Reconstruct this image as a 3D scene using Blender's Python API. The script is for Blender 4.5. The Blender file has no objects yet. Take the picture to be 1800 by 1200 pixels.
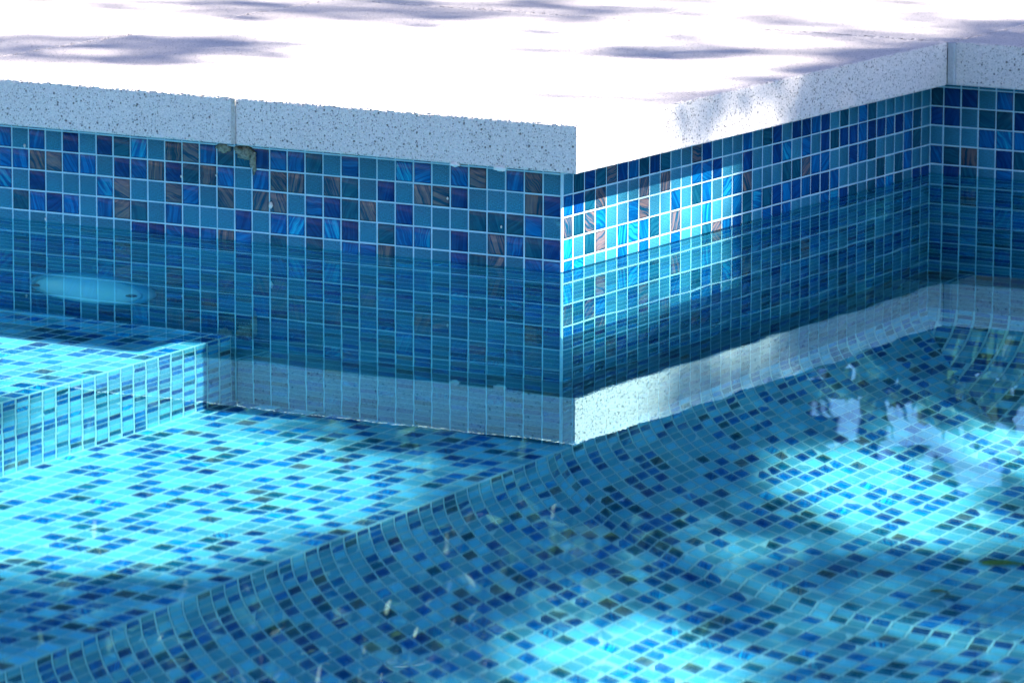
import bpy, math, random
import numpy as np
from mathutils import Vector, Matrix

rnd = random.Random(7)
S = bpy.context.scene
COL = S.collection
P = 0.0208                      # one mosaic tile incl. joint, metres

# ------------------------------------------------------------------ camera
az, el, ro = -0.5358, -0.1733, 0.0029
fwd = Vector((math.sin(az)*math.cos(el), math.cos(az)*math.cos(el), math.sin(el)))
rgt = Vector((math.cos(az), -math.sin(az), 0)); upv = rgt.cross(fwd)
r2 = rgt*math.cos(ro) + upv*math.sin(ro); u2 = upv*math.cos(ro) - rgt*math.sin(ro)
cam_d = bpy.data.cameras.new("camera"); cam = bpy.data.objects.new("camera", cam_d); COL.objects.link(cam)
M = Matrix((r2, u2, -fwd)).transposed().to_4x4(); M.translation = Vector((121.9956, -209.9166, 39.3157))*P
cam.matrix_world = M
cam_d.sensor_width = 36; cam_d.lens = 9414.27/1800*36
cam_d.clip_start = .1; cam_d.clip_end = 2000
cam_d.dof.use_dof = True; cam_d.dof.focus_distance = 5.05; cam_d.dof.aperture_fstop = 20
S.camera = cam

# ------------------------------------------------------------------ light
SX, SY = 1.127, .148            # sun direction: x and y drift per unit of height
sdir = Vector((SX, SY, 1)).normalized()
w = bpy.data.worlds.new("World"); S.world = w; w.use_nodes = True
wn = w.node_tree; bg = wn.nodes["Background"]
sky = wn.nodes.new("ShaderNodeTexSky"); sky.sky_type = 'NISHITA'; sky.sun_disc = False
sky.sun_elevation = math.asin(sdir.z); sky.sun_rotation = math.atan2(SX, SY)
sky.air_density = 1.0; sky.dust_density = .2; sky.ozone_density = 4.0
tn = wn.nodes.new("ShaderNodeMix"); tn.data_type = 'RGBA'; tn.blend_type = 'MULTIPLY'; tn.inputs[0].default_value = 1
wn.links.new(sky.outputs[0], tn.inputs[6]); tn.inputs[7].default_value = (1.14, .96, 1.04, 1); wn.links.new(tn.outputs[2], bg.inputs[0]); bg.inputs[1].default_value = 0.062
sl = bpy.data.lights.new("sun", 'SUN'); sl.energy = 5.0; sl.angle = math.radians(.53); sl.color = (1, .95, .88)
sun = bpy.data.objects.new("sun", sl); COL.objects.link(sun)
sun.rotation_euler = (-sdir).to_track_quat('-Z', 'Y').to_euler(); sun.location = (3, 0, 6)
sl.cycles.is_caustics_light = True
S.view_settings.view_transform = 'Standard'; S.view_settings.look = 'None'
S.view_settings.exposure = 2.1; S.view_settings.gamma = 1
cy = S.cycles
cy.use_denoising = True; cy.max_bounces = 12; cy.transmission_bounces = 8; cy.diffuse_bounces = 4; cy.glossy_bounces = 4
cy.caustics_refractive = True; cy.caustics_reflective = True; cy.sample_clamp_indirect = 4; cy.blur_glossy = 0.0

# ------------------------------------------------------------------ helpers
def tag(o, label=None, cat=None, group=None, kind=None):
    if label: o['label'] = label
    if cat: o['category'] = cat
    if group: o['group'] = group
    if kind: o['kind'] = kind
    return o
def empty(name, loc=(0, 0, 0)):
    o = bpy.data.objects.new(name, None); COL.objects.link(o); o.location = loc; o.empty_display_size = .05
    return o
def mesh_obj(name, verts, faces, mats, parent=None, smooth=False, midx=None):
    me = bpy.data.meshes.new(name); me.from_pydata([tuple(v) for v in verts], [], faces)
    for m in (mats if isinstance(mats, (list, tuple)) else [mats]): me.materials.append(m)
    if midx is not None: me.polygons.foreach_set('material_index', np.asarray(midx, dtype=np.int32))
    if smooth: me.polygons.foreach_set('use_smooth', np.ones(len(me.polygons), dtype=bool))
    me.update()
    o = bpy.data.objects.new(name, me); COL.objects.link(o)
    if parent: o.parent = parent
    return o
class NT:
    def __init__(s, name):
        s.m = bpy.data.materials.new(name); s.m.use_nodes = True; s.t = s.m.node_tree
        s.b = s.t.nodes["Principled BSDF"]; s.out = s.t.nodes["Material Output"]
    def n(s, typ, **kw):
        nd = s.t.nodes.new("ShaderNode"+typ)
        ins = kw.pop('i', {})
        for k, v in kw.items(): setattr(nd, k, v)
        for k, v in ins.items():
            if hasattr(v, 'is_output'): s.t.links.new(v, nd.inputs[k])
            else: nd.inputs[k].default_value = v
        return nd
    def math(s, op, a, b=0.0, c=0.0, clamp=False):
        return s.n('Math', operation=op, use_clamp=clamp, i={0: a, 1: b, 2: c}).outputs[0]
    def mix(s, f, a, b, typ='MIX'):
        nd = s.n('Mix', data_type='RGBA', blend_type=typ)
        for k, v in ((0, f), (6, a), (7, b)):
            if hasattr(v, 'is_output'): s.t.links.new(v, nd.inputs[k])
            else: nd.inputs[k].default_value = (v if k == 0 else (*v, 1) if len(v) == 3 else v)
        return nd.outputs[2]
    def ramp(s, f, pts, interp='LINEAR'):
        nd = s.n('ValToRGB'); cr = nd.color_ramp; cr.interpolation = interp
        while len(cr.elements) < len(pts): cr.elements.new(.5)
        for e, (p, c) in zip(cr.elements, pts): e.position = p; e.color = (*c, 1) if len(c) == 3 else c
        s.t.links.new(f, nd.inputs[0]); return nd.outputs[0]
    def lk(s, a, b): s.t.links.new(a, b)
    def set(s, **kw):
        for k, v in kw.items():
            k = k.replace('_', ' ')
            if hasattr(v, 'is_output'): s.lk(v, s.b.inputs[k])
            else: s.b.inputs[k].default_value = v

# ------------------------------------------------------------------ materials
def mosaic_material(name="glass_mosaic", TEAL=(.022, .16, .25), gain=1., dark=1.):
    m = NT(name)
    kind = m.n('Attribute', attribute_name='tile_kind').outputs['Fac']
    seed = m.n('Attribute', attribute_name='tile_seed').outputs['Fac']
    uv = m.n('UVMap', uv_map='UVMap').outputs[0]
    s1 = m.n('TexWhiteNoise', noise_dimensions='1D', i={'W': seed}); rv = m.n('SeparateColor', i={0: s1.outputs[1]})
    r1, r2_, r3 = rv.outputs
    ang = m.math('MULTIPLY', m.math('ROUND', m.math('MULTIPLY', r1, 3.0)), math.pi/4)
    ang = m.math('ADD', ang, m.math('MULTIPLY', r2_, .5))
    cen = m.n('VectorMath', operation='SUBTRACT', i={0: uv, 1: (.5, .5, 0)}).outputs[0]
    rot = m.n('VectorRotate', rotation_type='Z_AXIS', i={'Vector': cen, 'Angle': ang}).outputs[0]
    off = m.n('VectorMath', operation='SCALE', i={0: s1.outputs[1], 'Scale': 40.0}).outputs[0]
    warp = m.n('TexNoise', i={'Vector': m.n('VectorMath', operation='ADD', i={0: rot, 1: off}).outputs[0], 'Scale': 1.6, 'Detail': 1.0})
    wv = m.n('VectorMath', operation='SCALE', i={0: warp.outputs[1], 'Scale': m.math('MULTIPLY', r3, .45)}).outputs[0]
    st = m.n('VectorMath', operation='MULTIPLY', i={0: m.n('VectorMath', operation='ADD', i={0: rot, 1: wv}).outputs[0], 1: (.8, 15., 1)}).outputs[0]
    st = m.n('VectorMath', operation='ADD', i={0: st, 1: off}).outputs[0]
    streak = m.n('TexNoise', i={'Vector': st, 'Scale': 1.0, 'Detail': 3.0, 'Roughness': .6}).outputs[0]
    band = m.n('TexNoise', i={'Vector': st, 'Scale': .38, 'Detail': .5}).outputs[0]
    # per kind colours: 0 teal, 1 blue, 2 navy, 3 dark teal, 4 copper, 5 light blue swirl
    ks = m.math('DIVIDE', m.math('ADD', kind, .5), 6.0)
    steps = [i/6 for i in range(6)]
    cA = m.ramp(ks, list(zip(steps, [TEAL, (.001, .065, .21), (.001, .030, .13), (.002, .055, .105), (.002, .05, .10), (.001, .09, .27)])), 'CONSTANT')
    cB = m.ramp(ks, list(zip(steps, [TEAL, (.003, .15, .37), (.002, .065, .22), (.010, .12, .18), (.21, .15, .145), (.012, .33, .52)])), 'CONSTANT')
    amt = m.ramp(ks, list(zip(steps, [(0, 0, 0), (1, 1, 1), (.8, .8, .8), (.7, .7, .7), (1, 1, 1), (1, 1, 1)])), 'CONSTANT')
    f = m.n('MapRange', interpolation_type='SMOOTHSTEP', i={0: streak, 1: .47, 2: .62}).outputs[0]
    f2 = m.n('MapRange', interpolation_type='SMOOTHSTEP', i={0: band, 1: .48, 2: .60}).outputs[0]
    f = m.math('MULTIPLY', m.math('ADD', m.math('MULTIPLY', f, .55), m.math('MULTIPLY', f2, .55), clamp=True), amt)
    c = m.mix(f, cA, cB)
    # frosted grain of the teal tiles
    gr = m.n('TexNoise', i={'Vector': uv, 'Scale': 15.0, 'Detail': 2.0, 'Roughness': .7}).outputs[0]
    isteal = m.math('LESS_THAN', kind, .5)
    gm = m.n('MapRange', i={0: gr, 1: .35, 2: .68, 3: .66, 4: 1.42}).outputs[0]
    gm = m.math('ADD', m.math('MULTIPLY', m.math('SUBTRACT', gm, 1.0), isteal), 1.0)
    val = m.n('MapRange', i={0: r2_, 1: 0., 2: 1., 3: (.80 if dark == 1. else .60)*gain, 4: (1.16 if dark == 1. else 1.2)*gain}).outputs[0]
    sp = m.n('SeparateXYZ', i={0: cen}).outputs
    ed = m.math('MAXIMUM', m.math('ABSOLUTE', sp[0]), m.math('ABSOLUTE', sp[1]))
    ed = m.n('MapRange', interpolation_type='SMOOTHSTEP', i={0: ed, 1: .40, 2: .47, 3: 1., 4: .55}).outputs[0]
    val = m.math('MULTIPLY', val, m.math('MAXIMUM', m.math('MULTIPLY', ed, dark), isteal))
    k = m.math('MULTIPLY', gm, val)
    c = m.n('VectorMath', operation='SCALE', i={0: c, 'Scale': k}).outputs[0]
    rough = m.math('ADD', m.math('MULTIPLY', isteal, .28), .14)
    bmp = m.n('Bump', i={'Strength': .25, 'Distance': .0006, 'Height': m.math('ADD', m.math('MULTIPLY', gr, isteal), m.math('MULTIPLY', streak, .25))})
    metal = m.math('MULTIPLY', m.math('MULTIPLY', m.math('GREATER_THAN', kind, 3.5), m.math('LESS_THAN', kind, 4.5)), m.math('MULTIPLY', f, .2))
    m.set(Base_Color=c, Roughness=rough, Normal=bmp.outputs[0], Metallic=metal, Specular_IOR_Level=.2)
    return m.m
def grout_material(name="grout", ca=(.32, .54, .64), cb=(.46, .66, .75)):
    m = NT(name)
    g = m.n('NewGeometry').outputs[0]
    nz = m.n('TexNoise', i={'Vector': g, 'Scale': 60., 'Detail': 4.}).outputs[0]
    fine = m.n('TexNoise', i={'Vector': g, 'Scale': 1500., 'Detail': 2.}).outputs[0]
    c = m.ramp(nz, [(.3, ca), (.7, cb)])
    m.set(Base_Color=c, Roughness=.85, Normal=m.n('Bump', i={'Strength': .5, 'Distance': .0005, 'Height': fine}).outputs[0])
    return m.m
def concrete_material(name="cast_stone", seed=0.):
    m = NT(name)
    g = m.n('VectorMath', operation='ADD', i={0: m.n('NewGeometry').outputs[0], 1: (seed, seed*.7, seed*.3)}).outputs[0]
    def pits(scale, rmin, rmax, thr):
        v = m.n('TexVoronoi', feature='F1', i={'Vector': m.n('VectorMath', operation='ADD', i={0: g, 1: m.n('VectorMath', operation='SCALE', i={0: m.n('TexNoise', i={'Vector': g, 'Scale': 900.}).outputs[1], 'Scale': .0012}).outputs[0]}).outputs[0], 'Scale': scale})
        cc = m.n('SeparateColor', i={0: v.outputs['Color']})
        rad = m.n('MapRange', i={0: cc.outputs[0], 1: thr, 2: 1., 3: rmin, 4: rmax}).outputs[0]
        rad = m.math('MULTIPLY', rad, m.math('GREATER_THAN', cc.outputs[0], thr))
        d = m.math('SUBTRACT', rad, v.outputs['Distance'])
        return m.n('MapRange', interpolation_type='SMOOTHSTEP', i={0: d, 1: 0., 2: .07, 3: 0., 4: 1.}).outputs[0]
    p1 = pits(210., .10, .30, .50); p2 = pits(430., .18, .38, .25)
    p = m.math('MAXIMUM', p1, m.math('MULTIPLY', p2, .65))
    big = m.n('TexNoise', i={'Vector': g, 'Scale': 5., 'Detail': 4.}).outputs[0]
    fine = m.n('TexNoise', i={'Vector': g, 'Scale': 700., 'Detail': 3., 'Roughness': .7}).outputs[0]
    base = m.ramp(big, [(.3, (.78, .665, .605)), (.7, (.87, .76, .70))])
    base = m.mix(m.n('MapRange', i={0: fine, 1: .3, 2: .7, 3: .0, 4: .8}).outputs[0], base, (.43, .40, .39))
    c = m.mix(m.math('MULTIPLY', p, .85), base, (.12, .105, .10))
    h = m.math('SUBTRACT', m.math('MULTIPLY', fine, .5), m.math('MULTIPLY', p, 1.2))
    m.set(Base_Color=c, Roughness=.8, Normal=m.n('Bump', i={'Strength': 1., 'Distance': .0016, 'Height': h}).outputs[0])
    return m.m
def plain(name, col, rough=.6, noise=0., scale=40., col2=None, bump=0.):
    m = NT(name)
    if noise or col2:
        nz = m.n('TexNoise', i={'Vector': m.n('NewGeometry').outputs[0], 'Scale': scale, 'Detail': 4.}).outputs[0]
        c2 = col2 or tuple(x*(1-noise) for x in col)
        m.set(Base_Color=m.ramp(nz, [(.35, col), (.65, c2)]))
        if bump: m.set(Normal=m.n('Bump', i={'Strength': .6, 'Distance': bump, 'Height': nz}).outputs[0])
    else: m.set(Base_Color=(*col, 1))
    m.set(Roughness=rough); return m.m
def water_material():
    m = NT("pool_water"); m.t.nodes.remove(m.b)
    tint = (.54, .96, 1.)
    sh = m.n('BsdfGlass', i={'Color': (*[.8*c for c in tint], 1), 'Roughness': 0., 'IOR': 1.333}).outputs[0]
    for col, ior in (((.2*tint[0], .12*tint[1], 0), 1.3285), ((0, .08*tint[1], .2), 1.3375)):
        g = m.n('BsdfGlass', i={'Color': (*col, 1), 'Roughness': 0., 'IOR': ior})
        sh = m.n('AddShader', i={0: sh, 1: g.outputs[0]}).outputs[0]
    m.lk(sh, m.out.inputs['Surface'])
    return m.m
def leaf_material(name, c1, c2, trans=.35):
    m = NT(name)
    oi = m.n('Attribute', attribute_name='leaf_tone').outputs['Fac']
    c = m.ramp(oi, [(0., c1), (1., c2)])
    m.set(Base_Color=c, Roughness=.6, Specular_IOR_Level=.3)
    t = m.n('BsdfTranslucent', i={'Color': m.mix(.5, c, (.12, .22, .02))})
    mx = m.n('MixShader', i={0: trans, 1: m.b.outputs[0], 2: t.outputs[0]})
    m.lk(mx.outputs[0], m.out.inputs['Surface'])
    return m.m

MOS = mosaic_material(); MOSF = mosaic_material("light_boosted_mosaic", (.12, .335, .43), 1.0, 2.1); GRT = grout_material(); GRTF = grout_material('light_boosted_grout', (.82, .88, .90), (.90, .93, .94)); STONE = concrete_material(); WATER = water_material()  # MOSF, GRTF: wall tiles and grout again, with extra underwater light in the colour
MORTAR = plain("mortar", (.30, .27, .24), .9, .25, 300., bump=.0006)
BARK = plain("bark", (.13, .10, .075), .9, .5, 25., bump=.004)

# ------------------------------------------------------------------ mosaic patches
KI = dict(T=0, B=1, N=2, K=3, C=4, L=5)
nrnd = np.random.default_rng(11)
BEV = .025
seed_ctr = [0]
def mosaic(name, F, uc, vc, kinds=None, parent=None, mix=(.54, .19, .07, .12, .03, .05), mat=None):
    """F(u,v)->pos (vectorised, tile units); uc,vc: joint positions. One mesh: tiles with bevelled edges over a grout bed."""
    uc = np.asarray(uc, float); vc = np.asarray(vc, float)
    nu, nv = len(uc)-1, len(vc)-1
    U0, V0 = np.meshgrid(uc[:-1], vc[:-1], indexing='ij'); U1, V1 = np.meshgrid(uc[1:], vc[1:], indexing='ij')
    U0, V0, U1, V1 = [a.ravel() for a in (U0, V0, U1, V1)]
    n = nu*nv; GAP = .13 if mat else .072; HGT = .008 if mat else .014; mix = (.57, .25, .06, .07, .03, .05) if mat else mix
    def nrm(u, v):
        e = 1e-3; a = F(u+e, v)-F(u-e, v); b = F(u, v+e)-F(u, v-e); c = np.cross(a, b)
        return c/np.linalg.norm(c, axis=1, keepdims=True)
    jit = nrnd.normal(0, .006, (n, 4))
    cu = [U0+GAP/2+jit[:, 0], U1-GAP/2+jit[:, 1], U1-GAP/2+jit[:, 1], U0+GAP/2+jit[:, 0]]
    cv = [V0+GAP/2+jit[:, 2], V0+GAP/2+jit[:, 2], V1-GAP/2+jit[:, 3], V1-GAP/2+jit[:, 3]]
    su = [1, -1, -1, 1]; sv = [1, 1, -1, -1]
    Nm = nrm((U0+U1)/2, (V0+V1)/2)
    base = np.stack([F(cu[k], cv[k]) for k in range(4)], 1)
    top = np.stack([F(cu[k]+su[k]*BEV, cv[k]+sv[k]*BEV) for k in range(4)], 1)
    tilt = np.clip(nrnd.normal(0, .003, (n, 2)), -.005, .005); hh = HGT + np.clip(nrnd.normal(0, .002, n), -.003, .004)
    for k in range(4):
        d = hh - su[k]*tilt[:, 0] - sv[k]*tilt[:, 1]
        top[:, k] += Nm*d[:, None]
    V = np.concatenate([base, top], 1).reshape(-1, 3)*P
    fi = []
    q = np.array([[4, 5, 6, 7], [0, 1, 5, 4], [1, 2, 6, 5], [2, 3, 7, 6], [3, 0, 4, 7]])
    Fq = (q[None]+8*np.arange(n)[:, None, None]).reshape(-1, 4)
    GU, GV = np.meshgrid(uc, vc, indexing='ij'); G = F(GU.ravel(), GV.ravel())*P
    gi = np.arange((nu+1)*(nv+1)).reshape(nu+1, nv+1)+8*n
    Fg = np.stack([gi[:-1, :-1], gi[1:, :-1], gi[1:, 1:], gi[:-1, 1:]], -1).reshape(-1, 4)
    V = np.concatenate([V, G]); Fa = np.concatenate([Fq, Fg])
    me = bpy.data.meshes.new(name)
    me.vertices.add(len(V)); me.vertices.foreach_set('co', V.ravel())
    me.loops.add(Fa.size); me.loops.foreach_set('vertex_index', Fa.ravel().astype(np.int32))
    me.polygons.add(len(Fa)); me.polygons.foreach_set('loop_start', np.arange(0, Fa.size, 4, dtype=np.int32))
    me.polygons.foreach_set('material_index', np.concatenate([np.zeros(len(Fq), np.int32), np.ones(len(Fg), np.int32)]))
    me.update(calc_edges=True)
    kk = nrnd.choice(6, n, p=np.array(mix)/sum(mix))
    if kinds is not None:
        for (i, j), c in kinds.items():
            if 0 <= i < nu and 0 <= j < nv: kk[i*nv+j] = KI[c]
    sd = nrnd.random(n)*500
    a = me.attributes.new('tile_kind', 'FLOAT', 'FACE'); a.data.foreach_set('value', np.concatenate([np.repeat(kk, 5), np.zeros(len(Fg))]).astype(np.float32))
    a = me.attributes.new('tile_seed', 'FLOAT', 'FACE'); a.data.foreach_set('value', np.concatenate([np.repeat(sd, 5), np.zeros(len(Fg))]).astype(np.float32))
    uvl = me.uv_layers.new(name='UVMap')
    sq = np.array([[0, 0], [1, 0], [1, 1], [0, 1]], float)
    e = .03; cor = np.array([[0, 0], [1, 0], [1, 1], [0, 1], [e, e], [1-e, e], [1-e, 1-e], [e, 1-e]])
    tuv = np.tile(cor[q].reshape(-1, 2), (n, 1)); guv = np.tile(sq, (len(Fg), 1))
    uvl.data.foreach_set('uv', np.concatenate([tuv, guv]).ravel())
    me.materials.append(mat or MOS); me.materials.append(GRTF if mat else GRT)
    o = bpy.data.objects.new(name, me); COL.objects.link(o)
    o.cycles.is_caustics_receiver = True
    if parent: o.parent = parent
    return o

O, OY, H, T = 2.5527, 3.0317, 5.1123, 2.225      # overhangs, coping underside height, coping thickness (tiles)
PV, PY = 1.011, 1.026
D = 37*PY; R0 = .5244
ZB, XB, ZT, XE = -24., -18.25, -38., .5           # bench level, bench edge, lower tread level, tread edge
RC = 20.5; ZF = ZT - RC
zr = [R0*PV + k*PV for k in range(-60, 5)]
def zcuts(lo, hi, phase=R0*PV):
    a = [lo]; k = math.ceil((lo+.02-phase)/PV)
    z = phase + k*PV
    while z < hi-.02:
        if z-a[-1] > .2: a.append(z)
        else: a[-1] = z if len(a) > 1 else a[-1]
        z += PV
    a.append(hi); return np.array(a)
def rowdict(cuts, rows, colmap):
    d = {}
    for k, s in rows.items():
        zc = (R0+k+.5)*PV
        j = int(np.searchsorted(cuts, zc))-1
        for n_, c in enumerate(s): d[(colmap(n_), j)] = c
    return d
# left wall, plane y=0, x from -96 to 0 ; strings read left to right, ending at the corner
LW = {3: "BTBTNTNKLTCC"+"BKKNBBKTBT"+"TLBTBCTBCT",
      2: "BBCCBBTNBCNK"+"CBTBCCTCKT"+"NTCCNTTTCN",
      1: "LTNTTTLCTTCB"+"TCTCCTBNKC"+"TNTTTKKKBT",
      0: "TKBNBTBCKTBT"+"TTNTBLNLNT"+"KBLTNTCBKN",
      -1: "TTTTTTTTNNBN"+"BCBTKTKTBB"+"CTTTNKCTBB"}
xw = np.arange(-96, 1.)
zc = zcuts(ZT, H)
wl = mosaic("pool_wall", lambda u, v: np.stack([u, 0*u, v], 1), xw, zc,
            rowdict(zc, LW, lambda n: 96-32+n))
tag(wl, "blue mosaic pool wall in shade on the left, under the long coping front with the round light in it", "pool wall")
RW = {3: "TKNKCNBKNKTTCNTTTB"+"TKNTNNBNTKTBKTTTTTT",
      2: "BNKCTTTCTCTTBBNTTN"+"TTNLTBTNKNNBNNBNBKT",
      1: "CKCBTTBCTTBTKBTLBC"+"TTTKKCBBTTNBKTTTBKT",
      0: "LTKCTLLBKTCTTLTTBK"+"LKNBNBNNBTTTTKTKBTT",
      -1: "BLTTTBTBTTBTTKCBNK"+"TBNBTTTBLNKTKBLKTNN"}
yw = np.arange(0, 38)*PY; yw[0] = .12
wr = mosaic("pool_wall", lambda u, v: np.stack([0*u, u, v], 1), yw, zc, rowdict(zc, RW, lambda n: n))
tag(wr, "short mosaic pool wall right of the sunlit outer corner, with the bright light patch", "pool wall")
BW = {3: "KNNTBKTB", 2: "NNTKKNBT", 1: "TTTBLBTK", 0: "BKCTNKTB", -1: "TNKTBTTN"}
xb = np.concatenate([[0.], np.arange(0, 110)+.75])
wb = mosaic("pool_wall", lambda u, v: np.stack([u, D+0*u, v], 1), xb, zc, rowdict(zc, BW, lambda n: n))
tag(wb, "dark shaded mosaic pool wall at the right edge, behind the inner corner", "pool wall")
# rounded outer-corner bead of grout
bv, bf = [], []
for k in range(9):
    a = -math.pi/2 + k/8*math.pi/2; r = .10
    for z in (ZT, H-.02): bv.append(((-.08+r*math.cos(a)+.02)*P, (.08+r*math.sin(a)-.02)*P, z*P))
for k in range(8): bf.append((2*k, 2*k+2, 2*k+3, 2*k+1))
bead = mesh_obj("corner_joint", bv, bf, GRT, wr, smooth=True); bead.cycles.is_caustics_receiver = True

# underwater bench and lower tread
ys = -np.arange(0, 111)[::-1]*PY
xbench = np.arange(-96, XB-.3); xbench = np.append(XB-np.arange(0, 79)[::-1], [])
bench = empty("pool_bench", (XB*P, 0, ZT*P)); 
def par(o, p): o.parent = p; o.matrix_parent_inverse = Matrix.Translation(-p.location); return o
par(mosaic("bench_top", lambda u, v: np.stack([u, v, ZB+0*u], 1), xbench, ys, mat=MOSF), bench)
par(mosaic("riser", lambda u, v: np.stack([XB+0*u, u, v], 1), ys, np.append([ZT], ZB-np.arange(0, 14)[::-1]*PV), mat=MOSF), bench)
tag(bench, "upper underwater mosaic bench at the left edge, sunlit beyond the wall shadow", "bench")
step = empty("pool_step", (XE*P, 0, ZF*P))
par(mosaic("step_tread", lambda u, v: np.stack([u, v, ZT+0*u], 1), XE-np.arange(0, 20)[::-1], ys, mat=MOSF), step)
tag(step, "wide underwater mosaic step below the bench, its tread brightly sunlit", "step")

def strip(name, x, z, parent, r=.10):
    V, F = [], []; n = 8; Y_ = np.linspace(-110*PY, 0, 60)
    for y in Y_:
        for k in range(n): V.append(((x+r*math.cos(k*math.pi/4))*P, y*P, (z+r*math.sin(k*math.pi/4))*P))
    for j in range(59):
        for k in range(n): F.append((j*n+k, j*n+(k+1) % n, (j+1)*n+(k+1) % n, (j+1)*n+k))
    o = mesh_obj(name, V, F, GRTF, None, True); o.cycles.is_caustics_receiver = True; par(o, parent)
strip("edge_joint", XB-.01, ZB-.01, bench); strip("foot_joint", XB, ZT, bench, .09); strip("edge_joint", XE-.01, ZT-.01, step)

# floor with coves: right wall / step riser sweep down in a quarter circle
def coveF(u, s, sign=1, x0=0.):
    th = np.clip(s/RC, -10, math.pi/2)
    x = np.where(s < 0, 0, np.where(s < RC*math.pi/2, RC*(1-np.cos(th)), RC+(s-RC*math.pi/2)))
    z = np.where(s < 0, ZT-s, np.where(s < RC*math.pi/2, ZT-RC*np.sin(th), ZF))
    return x, z
def F_x(u, v):      # u along y, v arc length away from the x=0 plane
    x, z = coveF(u, v); x0 = np.clip(-u/2, 0, 1)*XE
    return np.stack([x+x0, u, z], 1)
def F_y(u, v):      # u along x, v arc length away from the back wall
    x, z = coveF(u, v); return np.stack([u, D-x, z], 1)
vs = np.arange(0, 120.)
yall = np.concatenate([-np.arange(1, 111)[::-1]*PY, np.arange(0, 38)*PY])
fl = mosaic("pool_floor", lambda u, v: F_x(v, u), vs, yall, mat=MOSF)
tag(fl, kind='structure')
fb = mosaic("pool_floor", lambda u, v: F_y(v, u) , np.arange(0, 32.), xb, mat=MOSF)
tag(fb, kind='structure')
# plain far floor and far walls (out of the photograph) with the same look, coarser
def far_quad(name, vs_, lab=None, cat=None, kind=None):
    o = mesh_obj(name, [tuple(c*P for c in v) for v in vs_], [(0, 1, 2, 3)], FAR); 
    return tag(o, lab, cat, None, kind)
mf = NT("distant_mosaic")
br = mf.n('TexVoronoi', i={'Vector': mf.n('NewGeometry').outputs[0], 'Scale': 48.}); 
mf.set(Base_Color=mf.ramp(mf.n('SeparateColor', i={0: br.outputs['Color']}).outputs[0], [(0., (.02, .30, .42)), (.5, (.01, .14, .33)), (.8, (.008, .05, .12))]), Roughness=.3)
FAR = mf.m
XR, YN = 190., -270.
x1 = RC+(vs[-1]-RC*math.pi/2)
far_quad("pool_floor", [(x1, yall[0], ZF), (XR, yall[0], ZF), (XR, D, ZF), (x1, D, ZF)], kind='structure')
far_quad("pool_floor", [(-96, YN, ZF), (XR, YN, ZF), (XR, yall[0], ZF), (-96, yall[0], ZF)], kind='structure')
far_quad("pool_wall", [(XR, YN, ZF), (XR, YN, H), (XR, D, H), (XR, D, ZF)], "far mosaic wall of the pool opposite the steps, outside the picture on the right", "pool wall")
far_quad("pool_wall", [(-96, YN, ZF), (-96, YN, H), (XR, YN, H), (XR, YN, ZF)], "near mosaic wall of the pool behind the camera", "pool wall")
far_quad("pool_wall", [(-96, YN, ZF), (-96, 0, ZF), (-96, 0, H), (-96, YN, H)], "mosaic end wall of the pool beyond the bench, outside the picture on the left", "pool wall")

# ------------------------------------------------------------------ coping slabs
def slab(x0, x1, y0, y1, z0, z1, fine=True):
    r = np.random.default_rng(int(abs(x0*7+y0*13))+5)
    g = .12
    x0 += g; x1 -= g; y0 += g; y1 -= g
    st = .11 if fine else 2.
    pts = []
    for (a, b) in (((x0, y0), (x1, y0)), ((x1, y0), (x1, y1)), ((x1, y1), (x0, y1)), ((x0, y1), (x0, y0))):
        L = math.hypot(b[0]-a[0], b[1]-a[1]); n = max(2, int(L/st))
        nx, ny = (b[1]-a[1])/L, -(b[0]-a[0])/L
        for k in range(n): t = k/n; pts.append((a[0]+(b[0]-a[0])*t, a[1]+(b[1]-a[1])*t, nx, ny))
    n = len(pts); A = np.array(pts)
    for i in range(n):     # mitred normals at the corners
        p, q = A[i-1], A[i]
    nx, ny = A[:, 2].copy(), A[:, 3].copy()
    for i in range(n):
        pr = A[i-1]
        if abs(pr[2]-A[i, 2])+abs(pr[3]-A[i, 3]) > .1: nx[i] = pr[2]+A[i, 2]; ny[i] = pr[3]+A[i, 3]
    amp = 1. if fine else 0.
    prof = [(z0, .06, .0), (z0+.05, .01, .012), (z0+.12, 0, 0), (z1-.16, 0, 0), (z1-.075, .0, .012), (z1-.025, .015, .03), (z1, .055, .03), (z1, .5, 0)]
    V = []
    for z, ins, am in prof:
        j = r.normal(0, am*amp, n) if am else np.zeros(n)
        if am >= .03: j -= np.clip(r.normal(-1.2, .9, n), 0, 2)*.05
        zz = z + (r.normal(0, am*.5*amp, n) if 0 < ins < .4 and am else 0)
        V.append(np.stack([np.clip(A[:, 0], x0+ins, x1-ins)+nx*j, np.clip(A[:, 1], y0+ins, y1-ins)+ny*j, zz+0*j], 1))
    V = np.concatenate(V)*P
    F = []
    for k in range(len(prof)-1):
        for i in range(n): F.append((k*n+i, k*n+(i+1) % n, (k+1)*n+(i+1) % n, (k+1)*n+i))
    V = np.concatenate([V, [[(x0+x1)/2*P, (y0+y1)/2*P, z1*P]]]); L0 = (len(prof)-1)*n
    for i in range(n): F.append((L0+i, L0+(i+1) % n, L0+n))
    return V, F
SW = 18.627
xj = lambda k: O - SW*k
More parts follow.
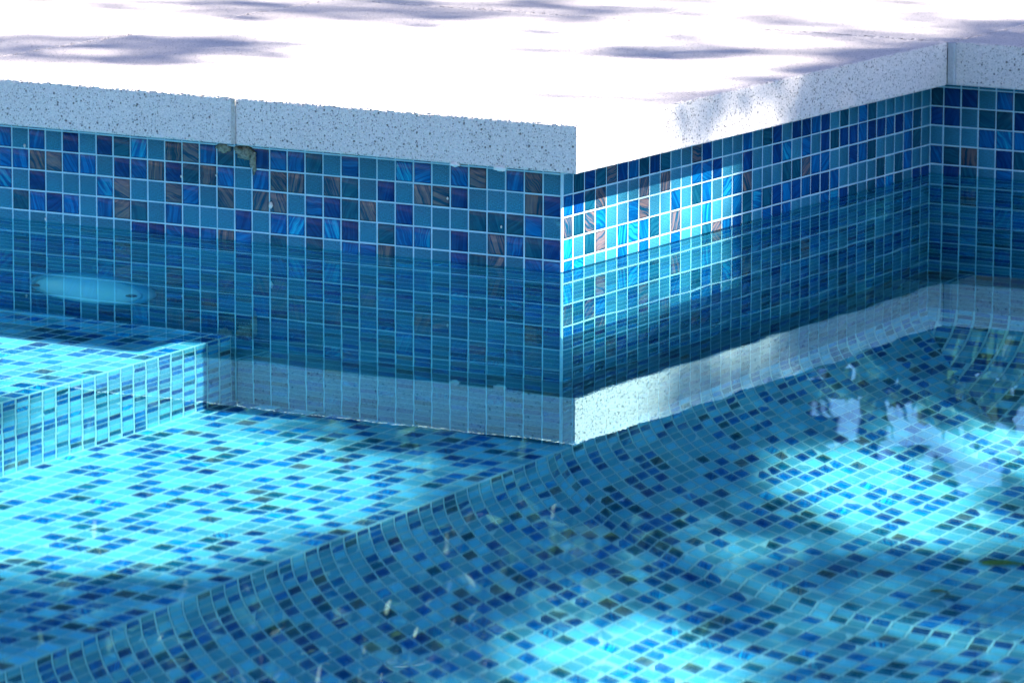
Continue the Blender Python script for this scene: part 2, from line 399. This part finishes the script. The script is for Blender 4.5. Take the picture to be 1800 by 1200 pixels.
slabs = [
 (1, 0, "white coping slab on the projecting corner, its long side running back to the inner corner"),
 (2, 0, "white coping slab left of the front joint, second along the shaded front edge"),
 (3, 0, "white coping slab at the far left edge, with streaks of leaf shade on top"),
 (4, 0, "white paving slab on the left outside the picture, fourth along the front edge"),
 (1, 1, "white paving slab behind the corner slab, top right, in leaf shade"),
 (2, 1, "white paving slab in the back row at the top centre of the picture"),
 (3, 1, "white paving slab in the back row at the top left, just outside the picture"),
 (0, 1, "white coping slab right of the inner corner, at the top right edge"),
 (-1, 1, "white coping slab of the back wall, outside the picture on the right"),
]
for k, row, lab in slabs:
    y0 = -OY if row == 0 else D-OY; y1 = D-OY if row == 0 else D-OY+37.2*PY
    V, F = slab(xj(k), xj(k-1), y0, y1, H, H+T, True)
    o = mesh_obj("coping_slab", V, F, STONE)
    tag(o, lab, "coping slab", "white coping slabs round the pool")
def box(x0, x1, y0, y1, z0, z1):
    v = [(x, y, z) for x in (x0, x1) for y in (y0, y1) for z in (z0, z1)]
    return [tuple(c*P for c in p) for p in v], [(0, 1, 3, 2), (4, 6, 7, 5), (0, 4, 5, 1), (2, 3, 7, 6), (0, 2, 6, 4), (1, 5, 7, 3)]
def boxes(name, bl, mat, parent=None):
    V, F = [], []
    for b in bl:
        v, f = box(*b); n = len(V); V += v; F += [tuple(i+n for i in q) for q in f]
    return mesh_obj(name, V, F, mat, parent)
e = .118
jl = []
for k in (1, 2, 3): jl.append((xj(k)-e, xj(k)+e, -OY+.03+.12, D-OY-e, H+.05, H+T-.35))
for k in (-1, 0, 1, 2, 3): jl.append((xj(k)-e, xj(k)+e, D-OY+(.15 if k < 1 else e), D-OY+38, H+.05, H+T-.35))
jl.append((xj(4), xj(0)-.15, D-OY-e, D-OY+e, H+.05, H+T-.35))
jo = boxes("deck_mortar", jl, plain("joint_dirt", (.10, .085, .07), .95, .3, 200.)); tag(jo, kind='structure')
jf = boxes("front_mortar", [(xj(k)-e+.004, xj(k)+e-.004, -OY+.06, -OY+.5, H+.04, H+T-.03) for k in (1, 2, 3)], plain("front_mortar", (.50, .45, .40), .9, .3, 400., bump=.0006)); tag(jf, kind='structure')
# smooth sealant strip standing in the inner corner of the coping
seal = boxes("corner_sealant", [(O-.12, O+.30, D-OY-.10, D-OY+.3, H+.02, H+T-.02)], plain("sealant", (.42, .42, .43), .6, .15, 300.))
bv_ = seal.modifiers.new("bevel", 'BEVEL'); bv_.width = .0014; bv_.segments = 2
tag(seal, "narrow smooth grey sealant strip in the inner corner of the coping", "sealant strip")

# patio beyond the slabs: one big ground sheet with the pool cut out
pm = NT("patio_paving")
pg = pm.n('NewGeometry').outputs[0]
bk = pm.n('TexBrick', offset=0., i={'Vector': pg, 'Scale': 1.0, 'Mortar Size': .004, 'Brick Width': .387, 'Row Height': .79, 'Color1': (.27, .26, .25, 1), 'Color2': (.23, .22, .21, 1), 'Mortar': (.12, .11, .10, 1)})
pm.set(Base_Color=bk.outputs[0], Roughness=.85)
zg = (H+T)*P-.006
B = 60.
X0, X1, Y0, Y1 = -96*P, XR*P, YN*P, D*P
hx, hy = O*P, -OY*P
gv = [(-B, -B), (B, -B), (B, B), (-B, B),
      (X0+OY*P, Y0+OY*P), (X1-OY*P, Y0+OY*P), (X1-OY*P, Y1-OY*P+.02), (hx-.02, Y1-OY*P+.02), (hx-.02, hy+.02), (X0+OY*P, hy+.02)]
gv3 = [(x, y, zg) for x, y in gv]
gf = [(0, 1, 5, 4), (1, 2, 6, 5), (2, 3, 7, 6), (3, 0, 4, 9), (3, 9, 8, 7)]
tag(mesh_obj("ground", gv3, gf, pm.m), kind='structure')

# ------------------------------------------------------------------ water
def water():
    def axis(lo, hi, flo, fhi, fs, cs):
        a = list(np.arange(flo, fhi, fs)); b = list(np.arange(lo, flo, cs)); c = list(np.arange(fhi, hi, cs)); return np.array(b+a+c+[hi])
    X = axis(-100*P, (XR+4)*P, -.75, 1.35, .006, .12); Y = axis((YN-4)*P, (D+4)*P, -1.7, .82, .006, .12)
    ex_ = np.array([.0001, .0006, .0012, .002, .003, .0045])
    X = np.unique(np.round(np.concatenate([X, HG*P+ex_, HG*P-ex_]), 5)); Y = np.unique(np.round(np.concatenate([Y, ex_-HG*P, -ex_-HG*P, D*P-HG*P-ex_, D*P-HG*P+ex_]), 5))
    GX, GY = np.meshgrid(X, Y, indexing='ij')
    Z = np.zeros_like(GX); wr_ = np.random.default_rng(3)
    fade = np.clip((1.6-GX)/.3, 0, 1)*np.clip((GX+.9)/.15, 0, 1)*np.clip((GY+2.0)/.3, 0, 1)
    for i in range(26):
        lam = .05*(12**(wr_.random())) ; k = 2*math.pi/lam; th = wr_.random()*math.pi*2
        Z += WAVE*lam*np.sin(k*(GX*math.cos(th)+GY*math.sin(th))+wr_.random()*6.3)
    Z *= fade
    # meniscus climbing the walls
    def menis(d): return .0013*np.exp(-np.clip(d, 0, 1)/.0022)
    dwall = np.minimum(np.where(GY < -HG*P, np.hypot(np.maximum(GX-HG*P, 0), -GY-HG*P), np.where(GX > HG*P, GX-HG*P, 0)), np.abs(D*P-HG*P-GY))
    Z += menis(dwall)
    nx, ny = len(X), len(Y); top = np.stack([GX, GY, Z], -1).reshape(-1, 3)
    V = [top]; idx = np.arange(nx*ny).reshape(nx, ny)
    Fq = np.stack([idx[:-1, :-1], idx[1:, :-1], idx[1:, 1:], idx[:-1, 1:]], -1).reshape(-1, 4)
    zb = -75*P
    ring = list(idx[:, 0]) + list(idx[-1, 1:]) + list(idx[-2::-1, -1]) + list(idx[0, -2:0:-1])
    n0 = nx*ny; low = top[ring].copy(); low[:, 2] = zb; V.append(low)
    m = len(ring); F = Fq.tolist()
    for i in range(m): j = (i+1) % m; F.append([ring[i], n0+i, n0+j, ring[j]])
    F.append([n0+i for i in range(m)][::-1])
    V = np.concatenate(V)
    o = mesh_obj("water", V, F, WATER)
    sm = np.zeros(len(F), bool); sm[:len(Fq)] = True; o.data.polygons.foreach_set('use_smooth', sm)
    o.cycles.is_caustics_caster = True
    tag(o, kind='structure')
WAVE = .00004; HG = .014
water()

# ------------------------------------------------------------------ underwater light
lt = empty("pool_light", (-26.2*P, 0, -16.3*P))
tag(lt, "round pale blue underwater lamp on the shaded left pool wall", "pool light")
def lathe(name, prof, mat, parent, n=48, sx=1, sz=1):
    V, F = [], []
    for r, d in prof:
        for k in range(n):
            a = 2*math.pi*k/n; V.append((r*math.cos(a)*sx, -d, r*math.sin(a)*sz))
    for i in range(len(prof)-1):
        for k in range(n): F.append((i*n+k, i*n+(k+1) % n, (i+1)*n+(k+1) % n, (i+1)*n+k))
    F.append(tuple((len(prof)-1)*n+k for k in range(n)))
    o = mesh_obj(name, V, F, mat, parent, True); o.cycles.is_caustics_receiver = True; return o
LM = plain("lamp_plastic", (.50, .84, .92), .25, .2, 18., (.60, .90, .95))
RM = plain("lamp_rim", (.10, .40, .55), .3)
r = 3.35*P
lathe("rim", [(r*1.10, -.001), (r*1.10, .006), (r*1.02, .011), (r*.96, .012), (r*.93, .009)], RM, lt)
lathe("lens", [(r*.93, .008), (r*.9, .014), (r*.75, .020), (r*.5, .025), (r*.25, .0275), (r*.02, .028)], LM, lt)
for sgn in (-1, 1):
    v = [(.006*math.cos(a)+sgn*r*.84, -.0165-d, .006*math.sin(a)) for d in (0, .004) for a in [k*math.pi/6 for k in range(12)]]
    f = [(k, (k+1) % 12, 12+(k+1) % 12, 12+k) for k in range(12)]+[tuple(range(12, 24))]
    mesh_obj("screw", v, f, plain("screw_metal", (.12, .13, .14), .4), lt)

# ------------------------------------------------------------------ blobs: mortar smear, chips
def blob(name, c, sx, sy, sz, mat, parent=None, seed=1, lump=.35):
    rr = random.Random(seed); V, F = [], []
    nu, nv = 14, 9
    for j in range(nv+1):
        for i in range(nu):
            a = 2*math.pi*i/nu; b = math.pi*j/nv; k = 1+rr.uniform(-lump, lump)
            V.append((c[0]+sx*math.cos(a)*math.sin(b)*k, c[1]+sy*math.sin(a)*math.sin(b)*k, c[2]+sz*math.cos(b)*k))
    for j in range(nv):
        for i in range(nu): F.append((j*nu+i, j*nu+(i+1) % nu, (j+1)*nu+(i+1) % nu, (j+1)*nu+i))
    return mesh_obj(name, V, F, mat, parent, True)
SM = plain("old_mortar", (.13, .13, .10), .9, .5, 400., (.36, .32, .25), bump=.001)
blob("mortar_smear", (-17.4*P, -.0006, 4.3*P), .011, .0014, .006, SM, wl, 3, .45)
blob("mortar_smear", (-16.9*P, -.0006, 3.9*P), .0035, .0015, .010, SM, wl, 4, .4)
blob("mortar_smear", (-18.6*P, -.0006, 4.45*P), .008, .0012, .004, SM, wl, 5, .4)
WC = plain("lime_drip", (.72, .70, .66), .7)
blob("lime_drip", (-4.0*P, -OY*P+.004, H*P-.0005), .005, .003, .0025, WC, wl, 6, .3)
blob("lime_drip", (-1.6*P, -OY*P+.004, H*P-.0005), .007, .003, .003, WC, wl, 7, .3)
for xx, zz, sc in ((-30.2, 3.7, .0012), (-21.0, 2.9, .001), (-19.0, 3.1, .0009), (-29.0, .2, .001), (-6.1, 3.0, .001), (-3.2, 1.9, .0009), (-15.9, 1.9, .0022)):
    blob("lime_speck", (xx*P, -.0012, zz*P), sc, sc*.6, sc*1.4, WC, wl, int(abs(xx)*9), .3)

# ------------------------------------------------------------------ leaves and plants
def leaves(name, pos, size, mat, parent=None, aspect=.45, droop=None, seed=5, fold=.18):
    r_ = np.random.default_rng(seed); n = len(pos)
    ax = r_.normal(size=(n, 3)); 
    if droop is not None: ax = ax*.7+np.array(droop)
    ax /= np.linalg.norm(ax, axis=1, keepdims=True)
    nn = r_.normal(size=(n, 3)); nn -= ax*(nn*ax).sum(1, keepdims=True); nn /= np.linalg.norm(nn, axis=1, keepdims=True)
    sd = np.cross(ax, nn); L = size*r_.uniform(.6, 1.25, n)[:, None]; W = L*aspect*.5
    p = np.asarray(pos)
    mid = lambda t: p+ax*L*t-nn*L*.12*t*t
    V = np.stack([mid(0), mid(.3)+sd*W*.85+nn*W*fold, mid(.62)+sd*W*.75+nn*W*fold, mid(1.), mid(.62)-sd*W*.75+nn*W*fold, mid(.3)-sd*W*.85+nn*W*fold, mid(.3), mid(.62)], 1).reshape(-1, 3)
    q = [(0, 1, 6), (1, 2, 7, 6), (2, 3, 7), (0, 6, 5), (6, 7, 4, 5), (7, 3, 4)]
    F = []
    for i in range(n):
        b = 8*i
        for t in q: F.append(tuple(b+k for k in t))
    o = mesh_obj(name, V, F, mat, None, True)
    at = o.data.attributes.new('leaf_tone', 'FLOAT', 'FACE'); at.data.foreach_set('value', np.repeat(r_.random(n), 6).astype(np.float32))
    if parent: par(o, parent)
    return o
def limb(V, F, a, b, ra, rb, n=8, seg=5, wob=.04, seed=1):
    rr = random.Random(seed); a = Vector(a); b = Vector(b); d = (b-a); t = d.normalized()
    s = t.orthogonal().normalized(); q = t.cross(s); base = len(V)
    for j in range(seg+1):
        f = j/seg; c = a+d*f+(s*rr.uniform(-1, 1)+q*rr.uniform(-1, 1))*wob*d.length*(0 if j in (0, seg) else 1)
        R = ra+(rb-ra)*f
        for k in range(n): an = 2*math.pi*k/n; V.append(tuple(c+(s*math.cos(an)+q*math.sin(an))*R))
    for j in range(seg):
        for k in range(n): F.append((base+j*n+k, base+j*n+(k+1) % n, base+(j+1)*n+(k+1) % n, base+(j+1)*n+k))
LEAF_T = leaf_material("tree_leaf", (.045, .085, .022), (.09, .13, .035))
LEAF_S = leaf_material("shrub_leaf", (.008, .024, .008), (.02, .05, .010), .06)
LEAF_P = leaf_material("bush_leaf", (.02, .04, .015), (.035, .06, .02), .2)
LEAF_G = leaf_material("glint_leaf", (.30, .26, .18), (.45, .42, .32), .2)  # pale colour paints the sun glints on the bush leaves

# shade tree: crown whose gaps let the sun through.  (a,b): where a sun ray through the crown meets the water level, in tiles
OPEN = [(-26, 6, 29, 20, 0), (-1, 7, 16, 10, 0), (-10, -13, 24, 13, 0), (12.5, -15, 14, 14.5, 0), (46, 20, 9.5, 6.0, -8), (48, 34.5, 9, 5.0, -40), (50.5, -9.5, 6.5, 5.5, -30), (-8, 50, 6, 5, 0), (-50, 18, 9, 5, 0)]
SHUT = [(-40, 8.5, 10, 6.5, 30), (-42, 28, 11, 5, 20), (-16, 22, 7, 3.0, 20), (-5.3, 12, 2.6, 9.5, 0), (-11, 5, 3.5, 1.0, 0), (-1, -18, 4, 2.5, 0)]
def inside(a, b, E):
    r_ = np.zeros(len(a))
    for (ca, cb, ra, rb, rot) in E:
        t = math.radians(rot); x = (a-ca)*math.cos(t)+(b-cb)*math.sin(t); y = -(a-ca)*math.sin(t)+(b-cb)*math.cos(t)
        r_ = np.maximum(r_, 1-np.sqrt((x/ra)**2+(y/rb)**2))
    return r_
def shade_tree():
    r_ = np.random.default_rng(21); n = 29000
    a = r_.uniform(-80, 85, n); b = r_.uniform(-62, 85, n)
    tt = r_.uniform(5.6, 7.8, n)
    op = inside(a, b, OPEN) > 0; sh = inside(a, b, SHUT) > 0
    keep = ~(op & ~sh) & (r_.random(n) > .0)
    q_ = [(-7, 38, 17, 33, 700), (15, 38, 0, 17, 700), (10, 62, -60, -31, 2400), (27.5, 40, -27, 8, 1500), (-7, 0, 17, 40, 300), (-60, 0, 28, 60, 10)]
    for (a0, a1, b0, b1, m_) in q_:
        a = np.concatenate([a, r_.uniform(a0, a1, m_)]); b = np.concatenate([b, r_.uniform(b0, b1, m_)])
    n = len(a); tt = r_.uniform(5.6, 7.8, n); keep = ~((inside(a, b, OPEN) > 0) & ~(inside(a, b, SHUT) > 0)) & ((a > -8) | (inside(a, b, SHUT) > 0) | (r_.random(n) < .5))
    edge = (np.abs(a-2)/82)**4+(np.abs(b-11)/74)**4 < r_.uniform(.75, 1.0, n)
    keep &= edge; a, b, tt = a[keep], b[keep], tt[keep]
    pos = np.stack([a*P+sdir.x*tt, b*P+sdir.y*tt, sdir.z*tt], 1)
    root = empty("shade_tree", (5.9, 1.2, zg))
    tag(root, "broad leafy tree outside the picture on the right whose crown dapples the light", "tree")
    leaves("crown", pos, .06, LEAF_T, root, seed=2, aspect=.55)
    V, F = [], []
    top = Vector((5.6, 1.1, 3.0)); limb(V, F, (5.9, 1.2, zg-.02), top, .13, .09, seed=3)
    for i in range(14):
        far_ = np.nonzero((a > 66) | (b > 66))[0]; k = int(far_[r_.integers(len(far_))]); e_ = Vector(pos[k])
        limb(V, F, top, top+(e_-top)*.8, .03, .008, seed=i+5)
    par(mesh_obj("trunk", V, F, BARK, None, True), root)
shade_tree()

def shrub(name, base, blobs, n, size, mat, lab, cat, seed, droop=None, aspect=.42):
    r_ = np.random.default_rng(seed); root = empty(name, base); tag(root, lab, cat)
    pos = []; V, F = [], []
    for bi, (cx, cy_, cz, rx, ry, rz, wgt) in enumerate(blobs):
        m = int(n*wgt); d = r_.normal(size=(m, 3)); d /= np.linalg.norm(d, axis=1, keepdims=True)
        rad = r_.uniform(.25, 1., m)**(.5)
        pos.append(np.array([cx, cy_, cz])+d*rad[:, None]*np.array([rx, ry, rz]))
        limb(V, F, base, (cx, cy_, cz), .018, .006, seed=seed*10+bi)
        for s_ in range(5):
            q_ = pos[-1][s_*7 % m]; limb(V, F, (cx, cy_, cz), q_, .006, .002, n=5, seed=seed*31+bi*7+s_)
    leaves("crown", np.concatenate(pos), size, mat, root, seed=seed, droop=droop, aspect=aspect)
    par(mesh_obj("stem", V, F, BARK, None, True), root)
    return root
# shrub mirrored at the upper right of the water
shrub("shrub", (-.2, 2.2, zg), [(-.42, 2.15, .29, .30, .25, .17, .45), (.0, 2.2, .32, .35, .3, .24, .4), (-.70, 2.1, .40, .09, .14, .13, .12), (-.57, 2.1, .44, .09, .12, .09, .10)],
      3000, .060, LEAF_S, "low leafy green shrub mirrored as dark leaves in the water at the upper right", "shrub", 31, (0, 0, .6))
# taller bush mirrored at the lower left
BB = [(-2.5, 2.4, 1.0, .55, .4, .32, .22), (-2.05, 2.6, 1.25, .5, .4, .36, .22), (-3.0, 2.2, 1.15, .5, .4, .35, .14), (-1.75, 2.75, 1.15, .30, .4, .25, .14), (-2.3, 2.8, .6, .7, .4, .45, .28)]
bush = shrub("bush", (-2.6, 2.9, zg), BB, 4200, .07, LEAF_S, "tall bush with a few leaves coloured pale as sun glints mirrored at the lower left of the water", "bush", 33, (0, 0, .2))
def glinting():
    r_ = np.random.default_rng(4); n = 200; k = r_.integers(0, 4, n); B_ = np.array(BB)[k]
    d = r_.normal(size=(n, 3)); d /= np.linalg.norm(d, axis=1, keepdims=True); d[:, 1] = -abs(d[:, 1]); d[:, 0] = d[:, 0]*.6+.3
    leaves("glint_leaves", B_[:, :3]+d*B_[:, 3:6]*1.02, .026, LEAF_G, bush, seed=12, droop=(0, 0, -1.4), aspect=.28)
glinting()

# clipped hedge closing the garden behind: its dark face fills most of the mirror image
def hedge():
    r_ = np.random.default_rng(77); n = 26000
    A_, B_ = np.array([-7.2, 2.4]), np.array([-2.26, 4.87])
    t = r_.random(n); dd = np.array([B_[1]-A_[1], A_[0]-B_[0]]); dd = dd/np.linalg.norm(dd)
    top = 1.9+.12*np.sin(t*23)+.08*np.sin(t*51+1)
    dep = r_.random(n)**1.5*.7; z = zg+r_.random(n)**.9*top
    f = np.clip((z-zg-top*.75)/(top*.25), 0, 1)*.25
    xy = A_+(B_-A_)*t[:, None]-dd*(dep+f-.0)[:, None]
    root = empty("hedge", (-4.4, 3.7, zg)); tag(root, "long dark green garden hedge behind the paving, seen only mirrored in the water", "hedge")
    leaves("foliage", np.column_stack([xy, z]), .12, LEAF_S, root, seed=8, aspect=.6)
    V, F = [], []
    for k in range(14):
        p_ = A_+(B_-A_)*(k+.5)/14-dd*.4; limb(V, F, (p_[0], p_[1], zg-.02), (p_[0], p_[1], zg+1.4), .03, .012, seed=k+50)
    par(mesh_obj("stem", V, F, BARK, None, True), root)
hedge()

def garden_tree():
    r_ = np.random.default_rng(91); n = 24000
    x = r_.uniform(-2.75, 2.2, n); low = 1.31+.05*np.sin(x*9)+.04*np.sin(x*21+2)
    z = low+r_.random(n)**1.3*1.7; y = 5.3+.42*(x+1.)+r_.uniform(-.45, .45, n)
    root = empty("garden_tree", (1.6, 6.9, zg)); tag(root, "spreading garden tree behind the paving with low hanging boughs, seen only mirrored", "tree")
    leaves("crown", np.column_stack([x, y, z]), .12, LEAF_S, root, seed=9, aspect=.5)
    V, F = [], []
    limb(V, F, (1.6, 6.9, zg-.02), (1.2, 6.4, 2.1), .09, .06, seed=61)
    for k in range(9):
        xx = -2.5+k*.5; limb(V, F, (1.2, 6.4, 2.1), (xx, 5.3+.42*(xx+1), 1.7+.1*(k % 3)), .03, .01, seed=70+k)
    par(mesh_obj("trunk", V, F, BARK, None, True), root)
garden_tree()

# fallen leaf on the pool floor near the right edge
def fallen(x, y, z, L, rz, col, lab, nm="fallen_leaf"):
    V, F = [], []; n = 9
    for i in range(n):
        t = i/(n-1); wd = L*.2*math.sin(math.pi*min(1, t*1.02))**.8*(1-.3*t); zz = .006*math.sin(3*t)
        for s_ in (-1, 0, 1): V.append((L*(t-.5), s_*wd, zz+(.003 if s_ else 0)))
    for i in range(n-1):
        for k in (0, 1): F.append((3*i+k, 3*i+3+k, 3*i+4+k, 3*i+1+k))
    o = mesh_obj(nm, V, F, col, None, True); o.location = (x*P, y*P, z*P+.004); o.rotation_euler = (0, 0, rz)
    o.cycles.is_caustics_receiver = True
    return tag(o, lab, "leaf", "fallen leaves on the pool floor")
YL = plain("yellow_leaf", (.42, .38, .06), .6, .3, 60.)
OL = plain("brown_leaf", (.30, .14, .03), .6, .3, 60.)
fallen(17.5, 10.5, ZF, .055, .5, YL, "yellow-green fallen leaf on the pool floor at the right edge")
fallen(17.0, 5.0, ZF, .022, .2, OL, "tiny brown leaf on the pool floor below the yellow leaf")
